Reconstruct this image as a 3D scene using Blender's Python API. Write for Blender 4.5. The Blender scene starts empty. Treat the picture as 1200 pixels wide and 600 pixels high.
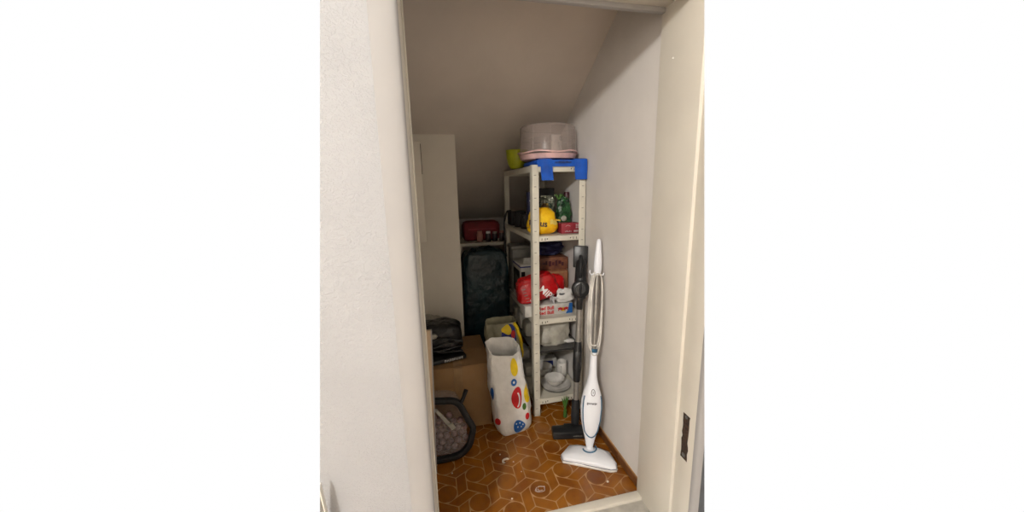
import bpy, bmesh, math, random
from mathutils import Vector, Matrix, noise
random.seed(7)
S = bpy.context.scene
COL = S.collection
PI = math.pi
V = Vector

# ------------------------------------------------------------------ materials
def lin(c):
    r = []
    for v in c:
        v /= 255.0
        r.append(v / 12.92 if v <= 0.04045 else ((v + 0.055) / 1.055) ** 2.4)
    return (*r, 1)

def mat(name, rgb, rough=0.6, metal=0.0, bump=None, vary=None, rgb2=None, trans=0.0, alpha=1.0, coat=0.0, emit=0.0):
    m = bpy.data.materials.new(name)
    m.use_nodes = True
    nt = m.node_tree
    b = nt.nodes['Principled BSDF']
    b.inputs['Base Color'].default_value = lin(rgb)
    b.inputs['Roughness'].default_value = rough
    b.inputs['Metallic'].default_value = metal
    b.inputs['Transmission Weight'].default_value = trans
    b.inputs['Alpha'].default_value = alpha
    b.inputs['Coat Weight'].default_value = coat
    tc = nt.nodes.new('ShaderNodeTexCoord')
    if vary is None:
        vary = (14, 0.08)
    n = nt.nodes.new('ShaderNodeTexNoise')
    n.inputs['Scale'].default_value = vary[0]
    n.inputs['Detail'].default_value = 4
    nt.links.new(tc.outputs['Object'], n.inputs['Vector'])
    mx = nt.nodes.new('ShaderNodeMix'); mx.data_type = 'RGBA'
    c2 = rgb2 if rgb2 else tuple(v * (1 - vary[1] * 2) for v in rgb)
    mx.inputs['A'].default_value = lin(rgb)
    mx.inputs['B'].default_value = lin(c2)
    ramp = nt.nodes.new('ShaderNodeMapRange')
    ramp.inputs['From Min'].default_value = 0.35
    ramp.inputs['From Max'].default_value = 0.65
    nt.links.new(n.outputs['Fac'], ramp.inputs['Value'])
    nt.links.new(ramp.outputs['Result'], mx.inputs['Factor'])
    nt.links.new(mx.outputs['Result'], b.inputs['Base Color'])
    if bump:
        n2 = nt.nodes.new('ShaderNodeTexNoise')
        n2.inputs['Scale'].default_value = bump[0]
        n2.inputs['Detail'].default_value = bump[3] if len(bump) > 3 else 2
        nt.links.new(tc.outputs['Object'], n2.inputs['Vector'])
        bp = nt.nodes.new('ShaderNodeBump')
        bp.inputs['Strength'].default_value = bump[1]
        bp.inputs['Distance'].default_value = bump[2]
        nt.links.new(n2.outputs['Fac'], bp.inputs['Height'])
        nt.links.new(bp.outputs['Normal'], b.inputs['Normal'])
    return m

def plaster():
    m = mat('textured_plaster', (170, 170, 172), 0.85, vary=(5, 0.012))
    nt = m.node_tree; b = nt.nodes['Principled BSDF']
    tc = [n for n in nt.nodes if n.type == 'TEX_COORD'][0]
    n1 = nt.nodes.new('ShaderNodeTexNoise'); n1.inputs['Scale'].default_value = 100; n1.inputs['Detail'].default_value = 3
    n1.inputs['Distortion'].default_value = 0.9
    mp = nt.nodes.new('ShaderNodeMapping'); mp.inputs['Scale'].default_value = (1.0, 1.0, 1.35)
    nt.links.new(tc.outputs['Object'], mp.inputs['Vector'])
    nt.links.new(mp.outputs['Vector'], n1.inputs['Vector'])
    mr = nt.nodes.new('ShaderNodeMapRange'); mr.inputs['From Min'].default_value = 0.44; mr.inputs['From Max'].default_value = 0.62
    mr.interpolation_type = 'SMOOTHSTEP'
    nt.links.new(n1.outputs['Fac'], mr.inputs['Value'])
    bp = nt.nodes.new('ShaderNodeBump'); bp.inputs['Strength'].default_value = 0.5; bp.inputs['Distance'].default_value = 0.0017
    nt.links.new(mr.outputs['Result'], bp.inputs['Height'])
    nt.links.new(bp.outputs['Normal'], b.inputs['Normal'])
    return m

M = {
 'plaster': plaster(),
 'wall': mat('closet_wall_paint', (214, 209, 204), 0.9, bump=(60, 0.25, 0.002), vary=(6, 0.012)),
 'ceil': mat('closet_ceiling_paint', (205, 196, 186), 0.9, bump=(45, 0.3, 0.002), vary=(3, 0.02)),
 'pier': mat('pier_paint', (208, 202, 190), 0.85, bump=(50, 0.2, 0.002), vary=(4, 0.015)),
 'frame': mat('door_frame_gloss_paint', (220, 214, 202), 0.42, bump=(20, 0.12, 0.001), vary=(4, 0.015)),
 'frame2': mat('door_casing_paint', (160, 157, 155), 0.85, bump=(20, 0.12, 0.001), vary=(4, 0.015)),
 'slot': mat('slot_grey', (166, 162, 150), 0.6),
 'paleyel': mat('pale_yellow', (244, 214, 110), 0.5),
 'skirt': mat('brown_skirting_tile', (112, 72, 42), 0.3, rgb2=(88, 54, 30)),
 'hall': mat('hall_wall_paint', (224, 220, 213), 0.9),
 'hallfloor': mat('hall_floor', (176, 150, 124), 0.5),
 'hole': mat('rusty_raw_wood', (70, 48, 34), 0.9, bump=(200, 0.9, 0.004), rgb2=(28, 18, 12), vary=(120, 0.3)),
 'tile': mat('terracotta_tile', (150, 92, 24), 0.2, bump=(26, 0.2, 0.002), rgb2=(124, 68, 14), vary=(9, 0.2)),
 'tile2': mat('terracotta_round_tile', (143, 86, 22), 0.2, bump=(26, 0.2, 0.002), rgb2=(116, 62, 13), vary=(9, 0.2)),
 'grout': mat('tile_grout', (190, 148, 96), 0.75, rgb2=(154, 112, 66), vary=(12, 0.2)),
 'sill': mat('sill_paint', (200, 196, 188), 0.6, vary=(20, 0.06)),
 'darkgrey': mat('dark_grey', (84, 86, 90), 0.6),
 'steel': mat('white_powder_coat', (212, 207, 192), 0.4, vary=(10, 0.03)),
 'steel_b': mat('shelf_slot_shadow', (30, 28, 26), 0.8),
 'greyshelf': mat('grey_wire_shelf', (95, 93, 90), 0.5),
 'pink': mat('pink_plastic', (232, 190, 186), 0.4),
 'clear': mat('clear_frosted_plastic', (184, 168, 160), 0.3, alpha=0.36, vary=(8, 0.03)),
 'clearw': mat('frosted_latch', (206, 192, 184), 0.4, alpha=0.45),
 'green': mat('lime_green_plastic', (172, 178, 20), 0.35),
 'blue': mat('blue_woven_fabric', (0, 88, 196), 0.6, bump=(160, 0.4, 0.002), rgb2=(0, 66, 160)),
 'navy': mat('navy_print', (12, 34, 84), 0.6),
 'yellow': mat('yellow_plastic_film', (240, 196, 10), 0.35, bump=(28, 0.7, 0.01, 3), rgb2=(226, 164, 0)),
 'ink': mat('dark_ink', (52, 32, 50), 0.6),
 'maroon': mat('maroon_card', (150, 40, 52), 0.5),
 'paleprint': mat('pale_print', (214, 190, 190), 0.6),
 'gfoil': mat('green_foil', (44, 96, 52), 0.25, bump=(50, 0.9, 0.01), rgb2=(14, 40, 24), vary=(30, 0.3)),
 'white': mat('white_plastic', (232, 234, 240), 0.3, vary=(6, 0.01)),
 'whitef': mat('white_plastic_film', (226, 224, 220), 0.35, bump=(22, 0.7, 0.012, 3), vary=(10, 0.05)),
 'black': mat('black_plastic', (30, 31, 33), 0.35),
 'blackm': mat('black_matt', (20, 21, 24), 0.7),
 'blackfilm': mat('black_film', (8, 9, 13), 0.3, bump=(26, 0.8, 0.014, 3)),
 'dkred': mat('dark_maroon', (66, 18, 30), 0.4),
 'silverfoil': mat('silver_foil', (170, 168, 150), 0.25, metal=0.6, bump=(40, 0.9, 0.012), rgb2=(40, 70, 60), vary=(45, 0.3)),
 'goldfoil': mat('gold_foil', (150, 120, 30), 0.35, metal=0.3, bump=(40, 0.9, 0.012), rgb2=(60, 30, 20), vary=(35, 0.3)),
 'dkblue': mat('dark_blue_card', (26, 30, 74), 0.5),
 'greybin': mat('grey_bin_plastic', (138, 136, 130), 0.5),
 'carton': mat('white_carton', (206, 204, 198), 0.6),
 'brownbox': mat('brown_printed_carton', (128, 78, 52), 0.6, rgb2=(88, 50, 36), vary=(30, 0.2)),
 'brownlt': mat('brown_carton', (150, 98, 66), 0.6, rgb2=(128, 80, 54), vary=(20, 0.1)),
 'card': mat('brown_corrugated_cardboard', (150, 117, 78), 0.8, bump=(12, 0.2, 0.004), rgb2=(136, 104, 66), vary=(5, 0.08)),
 'tape': mat('packing_tape', (158, 126, 86), 0.35),
 'red': mat('red_plastic_film', (188, 16, 22), 0.3, bump=(24, 0.7, 0.012, 3), rgb2=(150, 10, 16)),
 'redp': mat('red_print', (200, 30, 36), 0.5),
 'yelp': mat('yellow_print', (240, 206, 24), 0.5),
 'bluep': mat('blue_print', (16, 92, 170), 0.5),
 'dbluep': mat('deep_blue_print', (16, 42, 130), 0.5),
 'whitep': mat('white_print', (240, 240, 240), 0.5),
 'tan': mat('pale_beige_board', (196, 172, 142), 0.6, rgb2=(180, 156, 126), vary=(8, 0.08)),
 'greyfilm': mat('grey_plastic_film', (168, 164, 152), 0.5, bump=(20, 0.8, 0.014, 3)),
 'china': mat('white_china', (224, 220, 214), 0.15),
 'chinad': mat('grey_china', (160, 158, 152), 0.2),
 'alu': mat('brushed_aluminium', (176, 172, 166), 0.3, metal=0.7),
 'cord': mat('white_cord', (224, 220, 212), 0.5),
 'petrol': mat('petrol_blue_trim', (44, 96, 130), 0.35),
 'teal': mat('dark_teal_film', (8, 44, 52), 0.38, bump=(14, 0.9, 0.02, 4), rgb2=(4, 24, 30), vary=(4, 0.2)),
 'redcase': mat('red_case_fabric', (120, 14, 24), 0.7),
 'jarpink': mat('jar_pinkish', (176, 122, 108), 0.4),
 'jardark': mat('jar_dark', (50, 40, 44), 0.3),
 'onion': mat('pinkish_onion_skin', (146, 118, 116), 0.5, rgb2=(108, 82, 84), vary=(20, 0.2)),
 'film': mat('clear_film', (180, 172, 172), 0.25, alpha=0.30, bump=(26, 0.8, 0.01, 3)),
 'foam': mat('black_padded_foam', (13, 14, 17), 0.65, bump=(80, 0.3, 0.003)),
 'greybg': mat('grey_beige_film', (150, 146, 122), 0.5, bump=(18, 0.6, 0.01, 3)),
 'debris': mat('pale_debris', (232, 216, 196), 0.7),
 'smear': mat('dried_white_smear', (206, 190, 178), 0.6),
 'leaf': mat('green_leafy', (70, 112, 44), 0.5),
 'screw': mat('painted_screw', (236, 232, 224), 0.3),
}

# ------------------------------------------------------------------ mesh builder
class MB:
    def __init__(self):
        self.bm = bmesh.new(); self.mats = []; self.mi = 0
    def use(self, key):
        m = M[key]
        if m not in self.mats: self.mats.append(m)
        self.mi = self.mats.index(m); return self
    def _mark(self, fs, smooth):
        for f in fs:
            f.material_index = self.mi; f.smooth = smooth
    def box(self, x0, x1, y0, y1, z0, z1, bev=0.0, mtx=None):
        b2 = bmesh.new()
        bmesh.ops.create_cube(b2, size=1)
        for v in b2.verts:
            v.co = V(((x0 + x1) / 2 + v.co.x * (x1 - x0), (y0 + y1) / 2 + v.co.y * (y1 - y0), (z0 + z1) / 2 + v.co.z * (z1 - z0)))
        if bev > 0:
            bmesh.ops.bevel(b2, geom=list(b2.edges), offset=bev, segments=2, affect='EDGES', profile=0.5)
        return self._merge(b2, mtx, bev > 0)
    def _merge(self, b2, mtx=None, smooth=False):
        if mtx is not None: bmesh.ops.transform(b2, matrix=mtx, verts=b2.verts)
        mp = {}
        for v in b2.verts: mp[v] = self.bm.verts.new(v.co)
        fs = []
        for f in b2.faces:
            try: fs.append(self.bm.faces.new([mp[v] for v in f.verts]))
            except ValueError: pass
        self._mark(fs, smooth); b2.free(); return self
    def poly(self, pts, thick=None, smooth=False):
        """planar polygon (list of 3D points); thick = vector to extrude along"""
        vs = [self.bm.verts.new(V(p)) for p in pts]
        fs = [self.bm.faces.new(vs)]
        if thick is not None:
            t = V(thick)
            ws = [self.bm.verts.new(V(p) + t) for p in pts]
            fs.append(self.bm.faces.new(ws[::-1]))
            n = len(pts)
            for i in range(n):
                fs.append(self.bm.faces.new([vs[i], ws[i], ws[(i + 1) % n], vs[(i + 1) % n]]))
        self._mark(fs, smooth); return self
    def grid(self, P, nu, nv, closeu=False, capb=False, capt=False, smooth=True):
        """P(i,j) -> point; i in 0..nu, j in 0..nv"""
        cols = nu if closeu else nu + 1
        g = [[self.bm.verts.new(V(P(i, j))) for i in range(cols)] for j in range(nv + 1)]
        fs = []
        for j in range(nv):
            for i in range(nu):
                a = g[j][i]; b = g[j][(i + 1) % cols]; c = g[j + 1][(i + 1) % cols]; d = g[j + 1][i]
                fs.append(self.bm.faces.new([a, b, c, d]))
        if capb: fs.append(self.bm.faces.new(g[0][::-1]))
        if capt: fs.append(self.bm.faces.new(g[-1]))
        self._mark(fs, smooth); return self
    def tube(self, pts, r, n=10, cap=True):
        pts = [V(p) for p in pts]
        rs = r if isinstance(r, (list, tuple)) else [r] * len(pts)
        up = V((0, 0, 1)); frames = []
        prev = None
        for i, p in enumerate(pts):
            t = (pts[min(i + 1, len(pts) - 1)] - pts[max(i - 1, 0)]).normalized()
            if prev is None:
                a = t.orthogonal().normalized()
            else:
                a = (prev - t * prev.dot(t)).normalized()
            prev = a; frames.append((a, t.cross(a)))
        return self.grid(lambda i, j: pts[j] + (frames[j][0] * math.cos(2 * PI * i / n) + frames[j][1] * math.sin(2 * PI * i / n)) * rs[j],
                         n, len(pts) - 1, True, cap, cap)
    def lathe(self, prof, c=(0, 0, 0), n=28, mtx=None, cap=True):
        c = V(c)
        def P(i, j):
            r, z = prof[j]; a = 2 * PI * i / n
            p = V((r * math.cos(a), r * math.sin(a), z))
            if mtx is not None: p = mtx @ p
            return p + c
        return self.grid(P, n, len(prof) - 1, True, cap, cap)
    def blob(self, c, size, seed=0, pw=0.6, amp=0.12, freq=3.0, nu=36, nv=24, zmin=None, taper=0.0, mtx=None):
        """lumpy bag shape inside the box c +- size/2, flattened base"""
        c = V(c); hx, hy, hz = [s / 2 for s in size]
        off = V((seed * 3.7, seed * 1.3, seed * 2.1))
        def sp(v, p): return math.copysign(abs(v) ** p, v)
        def P(i, j):
            ph = -PI / 2 + PI * (j + 0.02) / (nv + 0.04); th = 2 * PI * i / nu
            d = V((sp(math.cos(ph), pw) * sp(math.cos(th), pw), sp(math.cos(ph), pw) * sp(math.sin(th), pw), sp(math.sin(ph), pw)))
            q = d * freq * 0.5 + off
            k = 1 + amp * (noise.noise(q) - (1 - abs(noise.noise(q * 2.1))) * 0.5 + 0.3) + amp * 0.4 * noise.noise(q * 4.5)
            tz = 1 - taper * (d.z + 1) / 2
            p = V((d.x * hx * k * tz, d.y * hy * k * tz, d.z * hz * (k if d.z > 0 else 1)))
            if mtx is not None: p = mtx @ p
            p += c
            if zmin is not None and p.z < zmin: p.z = zmin
            return p
        return self.grid(P, nu, nv, True, True, True)
    def bisect(self, co, no):
        geom = list(self.bm.verts) + list(self.bm.edges) + list(self.bm.faces)
        r = bmesh.ops.bisect_plane(self.bm, geom=geom, plane_co=co, plane_no=no, clear_outer=True, dist=1e-6)
        es = [e for e in r['geom_cut'] if isinstance(e, bmesh.types.BMEdge)]
        if es: bmesh.ops.holes_fill(self.bm, edges=es, sides=0)
        return self

from mathutils.bvhtree import BVHTree
def project(mb, target, d=(0, 1, 0), eps=0.0012, t0=None):
    """lay lettering on a curved surface"""
    tr = BVHTree.FromBMesh(target.bm); d = V(d).normalized()
    ys = [v.co.dot(d) for v in mb.bm.verts]; lo = min(ys); 
    for v in mb.bm.verts:
        h = tr.ray_cast(v.co - d * 0.6, d)
        if h[0] is not None:
            v.co = h[0] - d * (eps + (0.0 if v.co.dot(d) > lo + 1e-4 else 0.0006))
    return mb
LOC = {}
def _finish(name, mb, key, L):
    if key and not mb.mats: mb.use(key)
    bm = mb.bm
    bmesh.ops.recalc_face_normals(bm, faces=bm.faces)
    for v in bm.verts: v.co -= L
    me = bpy.data.meshes.new(name); bm.to_mesh(me); bm.free()
    for m in (mb.mats or [M[key]]): me.materials.append(m)
    try: me.set_sharp_from_angle(angle=math.radians(42))
    except Exception: pass
    o = bpy.data.objects.new(name, me); COL.objects.link(o)
    return o

def base_of(mb):
    xs = [v.co.x for v in mb.bm.verts]; ys = [v.co.y for v in mb.bm.verts]; zs = [v.co.z for v in mb.bm.verts]
    return V(((min(xs) + max(xs)) / 2, (min(ys) + max(ys)) / 2, min(zs)))

def tag(o, label, cat, group=None):
    o['label'] = label; o['category'] = cat
    if group: o['group'] = group
    return o
def solo(name, mb, key, label, cat, group=None):
    L = base_of(mb); o = _finish(name, mb, key, L); o.location = L; LOC[o.name] = L
    return tag(o, label, cat, group)
def thing(name, loc, label, cat, group=None):
    o = bpy.data.objects.new(name, None); COL.objects.link(o); o.location = loc; o.empty_display_size = 0.05
    LOC[o.name] = V(loc)
    return tag(o, label, cat, group)
def part(name, mb, key, parent, label=None):
    L = LOC[parent.name]; o = _finish(name, mb, key, L); o.parent = parent; LOC[o.name] = L
    if label: o['label'] = label
    return o
def struct(name, mb, key=None):
    o = _finish(name, mb, key, V((0, 0, 0))); o['kind'] = 'structure'; LOC[o.name] = V((0, 0, 0)); return o

def text_mb(txt, key, size, org, right, up, depth=0.0006, bold=0.0, shear=0.0, mb=None):
    """lettering as real geometry: org = lower-left corner, right/up = directions on the surface"""
    cu = bpy.data.curves.new('t', 'FONT'); cu.body = txt; cu.size = size; cu.extrude = depth; cu.offset = bold; cu.shear = shear
    cu.resolution_u = 3
    o = bpy.data.objects.new('t', cu); COL.objects.link(o)
    dg = bpy.context.evaluated_depsgraph_get(); dg.update()
    me = bpy.data.meshes.new_from_object(o.evaluated_get(dg))
    r = V(right).normalized(); u = V(up); u = (u - r * u.dot(r)).normalized(); n = r.cross(u)
    mt = Matrix((r, u, n)).transposed()
    for v in me.vertices: v.co = mt @ v.co + V(org)
    b2 = bmesh.new(); b2.from_mesh(me)
    mb = mb or MB(); mb.use(key); mb._merge(b2)
    bpy.data.objects.remove(o); bpy.data.curves.remove(cu); bpy.data.meshes.remove(me)
    return mb

# ------------------------------------------------------------------ camera
cd = bpy.data.cameras.new('camera'); cam = bpy.data.objects.new('camera', cd); COL.objects.link(cam); S.camera = cam
cd.sensor_fit = 'HORIZONTAL'; cd.sensor_width = 36.0; cd.lens = 36.0 * 416 / 1200
cd.clip_start = 0.02
H = 1.42
RX = V((0.97289603, -0.0643124, 0.22211986)); RY = V((-0.23027586, -0.18168882, 0.9560137)); RD = V((0.02112684, 0.98125078, 0.19157393))
# columns of the camera matrix in world space (right, up, back)
right = V((RX.x, RY.x, -RD.x)); down = V((RX.y, RY.y, -RD.y)); fwd = V((RX.z, RY.z, -RD.z))
fwd.normalize(); right = (right - fwd * right.dot(fwd)).normalized(); upv = right.cross(fwd)
cam.matrix_world = Matrix(((right.x, upv.x, -fwd.x, 0), (right.y, upv.y, -fwd.y, 0), (right.z, upv.z, -fwd.z, H), (0, 0, 0, 1)))

# ------------------------------------------------------------------ setting
WX = 0.892                      # inner face of the right closet wall
SL0, SLK = 3.194, 0.62          # sloping ceiling: z = SL0 - SLK*y
def slope(y): return SL0 - SLK * y
BY = 3.32

# floor of patterned terracotta: hexagon-like round tiles in a pinwheel of 2:1 parallelograms
def floor():
    mb = MB()
    mb.use('grout').box(-0.16, 0.93, 1.235, BY + 0.02, -0.03, -0.0006)
    s = 0.0558; a = 3 * s; g = 0.0021
    cx0, cy0 = 0.4362, 1.388
    px = a * math.sqrt(3) / 2
    def clip(pts):
        for (ax, lim, sg) in ((0, -0.15, 1), (0, 0.91, -1), (1, 1.24, 1), (1, BY, -1)):
            out = []
            n = len(pts)
            for i in range(n):
                p, q = pts[i], pts[(i + 1) % n]
                dp, dq = sg * (p[ax] - lim), sg * (q[ax] - lim)
                if dp >= 0: out.append(p)
                if dp * dq < 0:
                    t = dp / (dp - dq); out.append(p + (q - p) * t)
            pts = out
            if len(pts) < 3: return None
        return pts
    for k in range(-6, 6):
        for j in range(-4, 13):
            c = V((cx0 + px * k, cy0 + a * (j + (k % 2) / 2), 0))
            # rounded tile
            mb.use('tile2')
            pts = []
            for i in range(36):
                th = 2 * PI * i / 36
                m6 = (th - PI / 6 + PI / 6) % (PI / 3) - PI / 6       # hexagon with flat sides facing +-x
                rh = s * math.sqrt(3) / 2 / math.cos(m6)
                r = min(rh, s * 0.885) - g
                pts.append(c + V((r * math.cos(th), r * math.sin(th), 0)))
            pts = clip(pts)
            if pts: mb.poly(pts)
            mb.use('tile')
            # three parallelograms per round tile
            for q in range(3):
                th = PI / 2 + q * PI / 3 * 1.0
                e = V((math.cos(th), math.sin(th), 0))               # edge direction (ccw, interior on the left)
                nrm = V((e.y, -e.x, 0))                               # outward
                P0 = c + nrm * (s * math.sqrt(3) / 2) - e * (s / 2)
                d2 = (e * 0.5 + nrm * (math.sqrt(3) / 2)) * s
                quad = [P0, P0 + e * 2 * s, P0 + e * 2 * s + d2, P0 + d2]
                # inset, and a round bite where it touches the two round tiles
                cen = sum(quad, V()) / 4
                poly = []
                for i in range(4):
                    A, B = quad[i], quad[(i + 1) % 4]
                    for t in range(12):
                        poly.append(A + (B - A) * t / 12)
                e2 = e; n2 = nrm
                out = []
                for p in poly:
                    l = p - cen
                    # inset by g along both families
                    cn = l.dot(n2); hn = s * math.sqrt(3) / 4
                    m2 = V((d2.y, -d2.x, 0)).normalized(); cm = l.dot(m2); hm = abs((e * 2 * s).dot(m2)) / 2
                    if abs(abs(cn) - hn) < 1e-6: p = p - n2 * math.copysign(g, cn)
                    if abs(abs(cm) - hm) < 1e-6: p = p - m2 * math.copysign(g / math.cos(PI / 6), cm)
                    out.append(p)
                out = clip(out)
                if out: mb.poly(out)
    return struct('floor', mb)
floor()

mb = MB().use('wall').poly([(WX, 1.20, -0.03), (WX, BY + 0.05, -0.03), (WX, BY + 0.05, slope(BY + 0.05) + 0.02), (WX, 1.20, slope(1.20) + 0.02)], (0.03, 0, 0))
struct('wall_right', mb)
mb = MB().use('wall').poly([(-0.15, 1.20, -0.03), (-0.15, BY + 0.05, -0.03), (-0.15, BY + 0.05, slope(BY + 0.05) + 0.02), (-0.15, 1.20, slope(1.20) + 0.02)], (-0.02, 0, 0))
struct('wall_left', mb)
struct('wall_back', MB().use('wall').box(-0.17, 0.92, BY, BY + 0.03, -0.03, slope(BY) + 0.05))
mb = MB().use('ceil').poly([(-0.17, 1.20, slope(1.20)), (-0.17, BY + 0.05, slope(BY + 0.05)), (0.92, BY + 0.05, slope(BY + 0.05)), (0.92, 1.20, slope(1.20))], (0, 0, 0.03))
struct('ceiling', mb)
mb = MB().use('pier').poly([(-0.15, 2.335, 0), (-0.15, BY, 0), (-0.15, BY, slope(BY)), (-0.15, 2.335, slope(2.335))], (0.342, 0, 0))
struct('wall_pier', mb)
# brown tile skirting on the right wall
mb = MB().use('skirt')
y = 1.262
while y < 2.9:
    y1 = min(y + 0.197, 2.9)
    mb.box(WX - 0.011, WX - 0.0003, y, y1 - 0.003, 0.0003, 0.046, 0.0015); y = y1
mb.use('grout').box(WX - 0.006, WX - 0.0003, 1.262, 2.9, 0.0, 0.0465)
struct('baseboard_right', mb)

# where the walls of the hallway stop being seen
CAM = V((0, 0, H))
def ray(px, py):
    c = (px - 600) * right + (py - 300) * (-upv) + 416 * fwd
    return c
NL = ray(375, 600).cross(ray(375, 0)).normalized()
if NL.x > 0: NL = -NL
NR = ray(825.5, 600).cross(ray(825.5, 0)).normalized()
if NR.x < 0: NR = -NR

# textured hallway wall left of the door
mb = MB().use('plaster').box(-1.2, -0.098, 0.945, 1.20, -0.02, 2.6).bisect(CAM, NL)
struct('wall_front', mb)
# casing left: a moulded profile run up the wall
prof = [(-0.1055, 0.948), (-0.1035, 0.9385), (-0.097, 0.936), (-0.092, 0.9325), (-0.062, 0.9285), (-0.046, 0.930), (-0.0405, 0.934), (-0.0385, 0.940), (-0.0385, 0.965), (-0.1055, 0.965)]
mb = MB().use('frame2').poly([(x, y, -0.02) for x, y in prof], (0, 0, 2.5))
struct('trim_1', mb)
# door frame: linings left and right with rebate, head, threshold
mb = MB().use('frame').box(-0.098, -0.0395, 0.962, 1.262, -0.02, 2.3)
mb.box(-0.0396, -0.034, 1.235, 1.262, 0, 2.03, 0.002)
struct('trim_2', mb)
mb = MB().use('frame').box(0.8700, 0.95, 1.040, 1.262, -0.02, 2.3, 0.0025).bisect(CAM, NR)
struct('trim_3', mb)
mb = MB().use('frame').box(0.8815, 0.95, 0.945, 1.0405, -0.02, 2.3, 0.003).bisect(CAM, NR)
struct('trim_4', mb)
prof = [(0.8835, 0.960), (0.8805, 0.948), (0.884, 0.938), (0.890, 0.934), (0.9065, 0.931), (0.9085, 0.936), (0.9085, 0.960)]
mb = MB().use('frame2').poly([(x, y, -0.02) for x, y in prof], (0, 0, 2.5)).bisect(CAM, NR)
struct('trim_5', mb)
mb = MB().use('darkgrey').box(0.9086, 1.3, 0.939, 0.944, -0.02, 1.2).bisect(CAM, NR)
struct('wall_beyond', mb)
mb = MB().use('frame').box(-0.098, 0.95, 0.962, 1.262, 2.034, 2.7, 0.002).bisect(CAM, NR)
mb.use('frame2').box(-0.04, 0.87, 1.240, 1.262, 2.018, 2.036, 0.003)
struct('trim_6', mb)
mb = MB().use('frame').box(-0.04, 0.8705, 1.218, 1.258, -0.02, 0.010, 0.003)
mb.use('sill').box(-0.04, 0.8815, 0.96, 1.2185, -0.03, -0.004, 0.002)
struct('trim_7', mb)

# strike recess in the right frame: ragged cut-out with raw wood behind
mb = MB(); rnd = random.Random(3)
edge = []
for i in range(13): edge.append((0.9805 + rnd.uniform(-.003, .003), 0.395 + 0.185 * i / 12 + rnd.uniform(-.002, .002)))
for i in range(13): edge.append((1.0125 + rnd.uniform(-.003, .003), 0.580 - 0.185 * i / 12 + rnd.uniform(-.002, .002)))
mb.use('hole').poly([(0.8805, y, z) for y, z in edge], (0.006, 0, 0))
mb.box(0.8795, 0.881, 0.985, 1.008, 0.44, 0.545, 0.0005)
mb.use('greyshelf').lathe([(0.0, 0), (0.0075, 0), (0.009, 0.0012), (0, 0.002)], (0.8805, 0.997, 0.412), 12, Matrix.Rotation(-PI / 2, 3, 'Y'))
mb.lathe([(0.0, 0), (0.0065, 0), (0.007, 0.0012), (0, 0.002)], (0.8805, 0.997, 0.570), 12, Matrix.Rotation(-PI / 2, 3, 'Y'))
solo('strike_recess', mb, None, 'ragged brown recess of a missing strike plate in the right door frame', 'lock recess')
mb = MB().lathe([(0, 0), (0.0042, 0), (0.0035, 0.0018), (0, 0.0055)], (0.8702, 1.184, 1.85), 12, Matrix.Rotation(-PI / 2, 3, 'Y'))
solo('screw', mb, 'screw', 'small painted screw head high on the right door frame', 'screw')

# ------------------------------------------------------------------ pier cabinet
t = thing('wall_cabinet', (-0.08, 2.22, 1.115), 'flat cream wall cabinet mounted high on the pier behind the left door frame', 'cabinet')
part('body', MB().box(-0.145, -0.022, 2.13, 2.334, 1.118, 1.672, 0.002), 'pier', t)
part('door', MB().box(-0.148, -0.0195, 2.112, 2.128, 1.115, 1.675, 0.003), 'pier', t)
part('gap', MB().box(-0.0215, -0.0165, 2.118, 2.128, 1.50, 1.665), 'steel_b', t, 'dark strip painted as the shadow in the gap at the upper door edge')  # solid dark strip, puts the shadow beside the door into colour
# ------------------------------------------------------------------ things at left
t = thing('board', (-0.11, 1.6, 0.0), 'pale beige board standing upright just inside the left door frame', 'board')
mz = Matrix.Translation((-0.045, 1.6, 0)) @ Matrix.Rotation(math.radians(1.6), 4, 'Y') @ Matrix.Translation((0.045, -1.6, 0))
part('panel', MB().box(-0.145, -0.046, 1.605, 1.622, 0.004, 0.77, 0.001, mz), 'tan', t)
part('edge_strip', MB().box(-0.046, -0.040, 1.604, 1.623, 0.004, 0.77, 0.001, mz), 'frame2', t, 'cream edge strip')

# cardboard box
t = thing('cardboard_box', (0.08, 2.11, 0), 'large closed brown cardboard box on the floor in front of the pier', 'box')
bm_ = MB().use('card'); bm_.box(-0.145, 0.298, 1.915, 2.325, 0.002, 0.402, 0.004)
cb = part('carton', bm_, None, t)
part('flap', MB().poly([(-0.146, 1.912, 0.403), (0.299, 1.912, 0.403), (0.299, 2.117, 0.4075), (-0.146, 2.117, 0.4075)], (0, 0, 0.004)), 'card', t)
part('flap', MB().poly([(-0.146, 2.121, 0.4075), (0.299, 2.121, 0.4075), (0.299, 2.327, 0.405), (-0.146, 2.327, 0.405)], (0, 0, 0.004)), 'card', t)
part('tape', MB().box(0.085, 0.135, 1.9115, 1.9145, 0.15, 0.400).box(0.085, 0.135, 1.911, 2.32, 0.4117, 0.4125), 'tape', t)

# black plastic tray with a black bag on the box
t = thing('tray', (0.02, 2.04, 0.413), 'shallow black tray with white lettering lying on the cardboard box', 'tray')
rt = Matrix.Translation((0.02, 2.05, 0)) @ Matrix.Rotation(math.radians(14), 4, 'Z') @ Matrix.Translation((-0.02, -2.05, 0))
part('tray_body', MB().use('black').box(-0.125, 0.150, 1.955, 2.20, 0.4165, 0.440, 0.004, rt), None, t)
mbt = MB().use('whitep'); rnd = random.Random(11)
x = 0.015
while x < 0.125:     # row of worn, unreadable white capitals
    w = rnd.uniform(0.008, 0.013)
    for (a, b, c2, d) in ((0, 0.003, 0, 0.014), (w - 0.003, w, 0, 0.014), (0, w, rnd.choice([0, 0.006, 0.011]), 0.003)):
        mbt.box(x + a, x + b, 1.9535, 1.9548, 0.4215 + c2, 0.4215 + min(c2 + d, 0.0145), 0, rt)
    x += w + 0.004
part('lettering', mbt, None, t, 'worn white lettering')
mb = MB().use('blackfilm')
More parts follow.
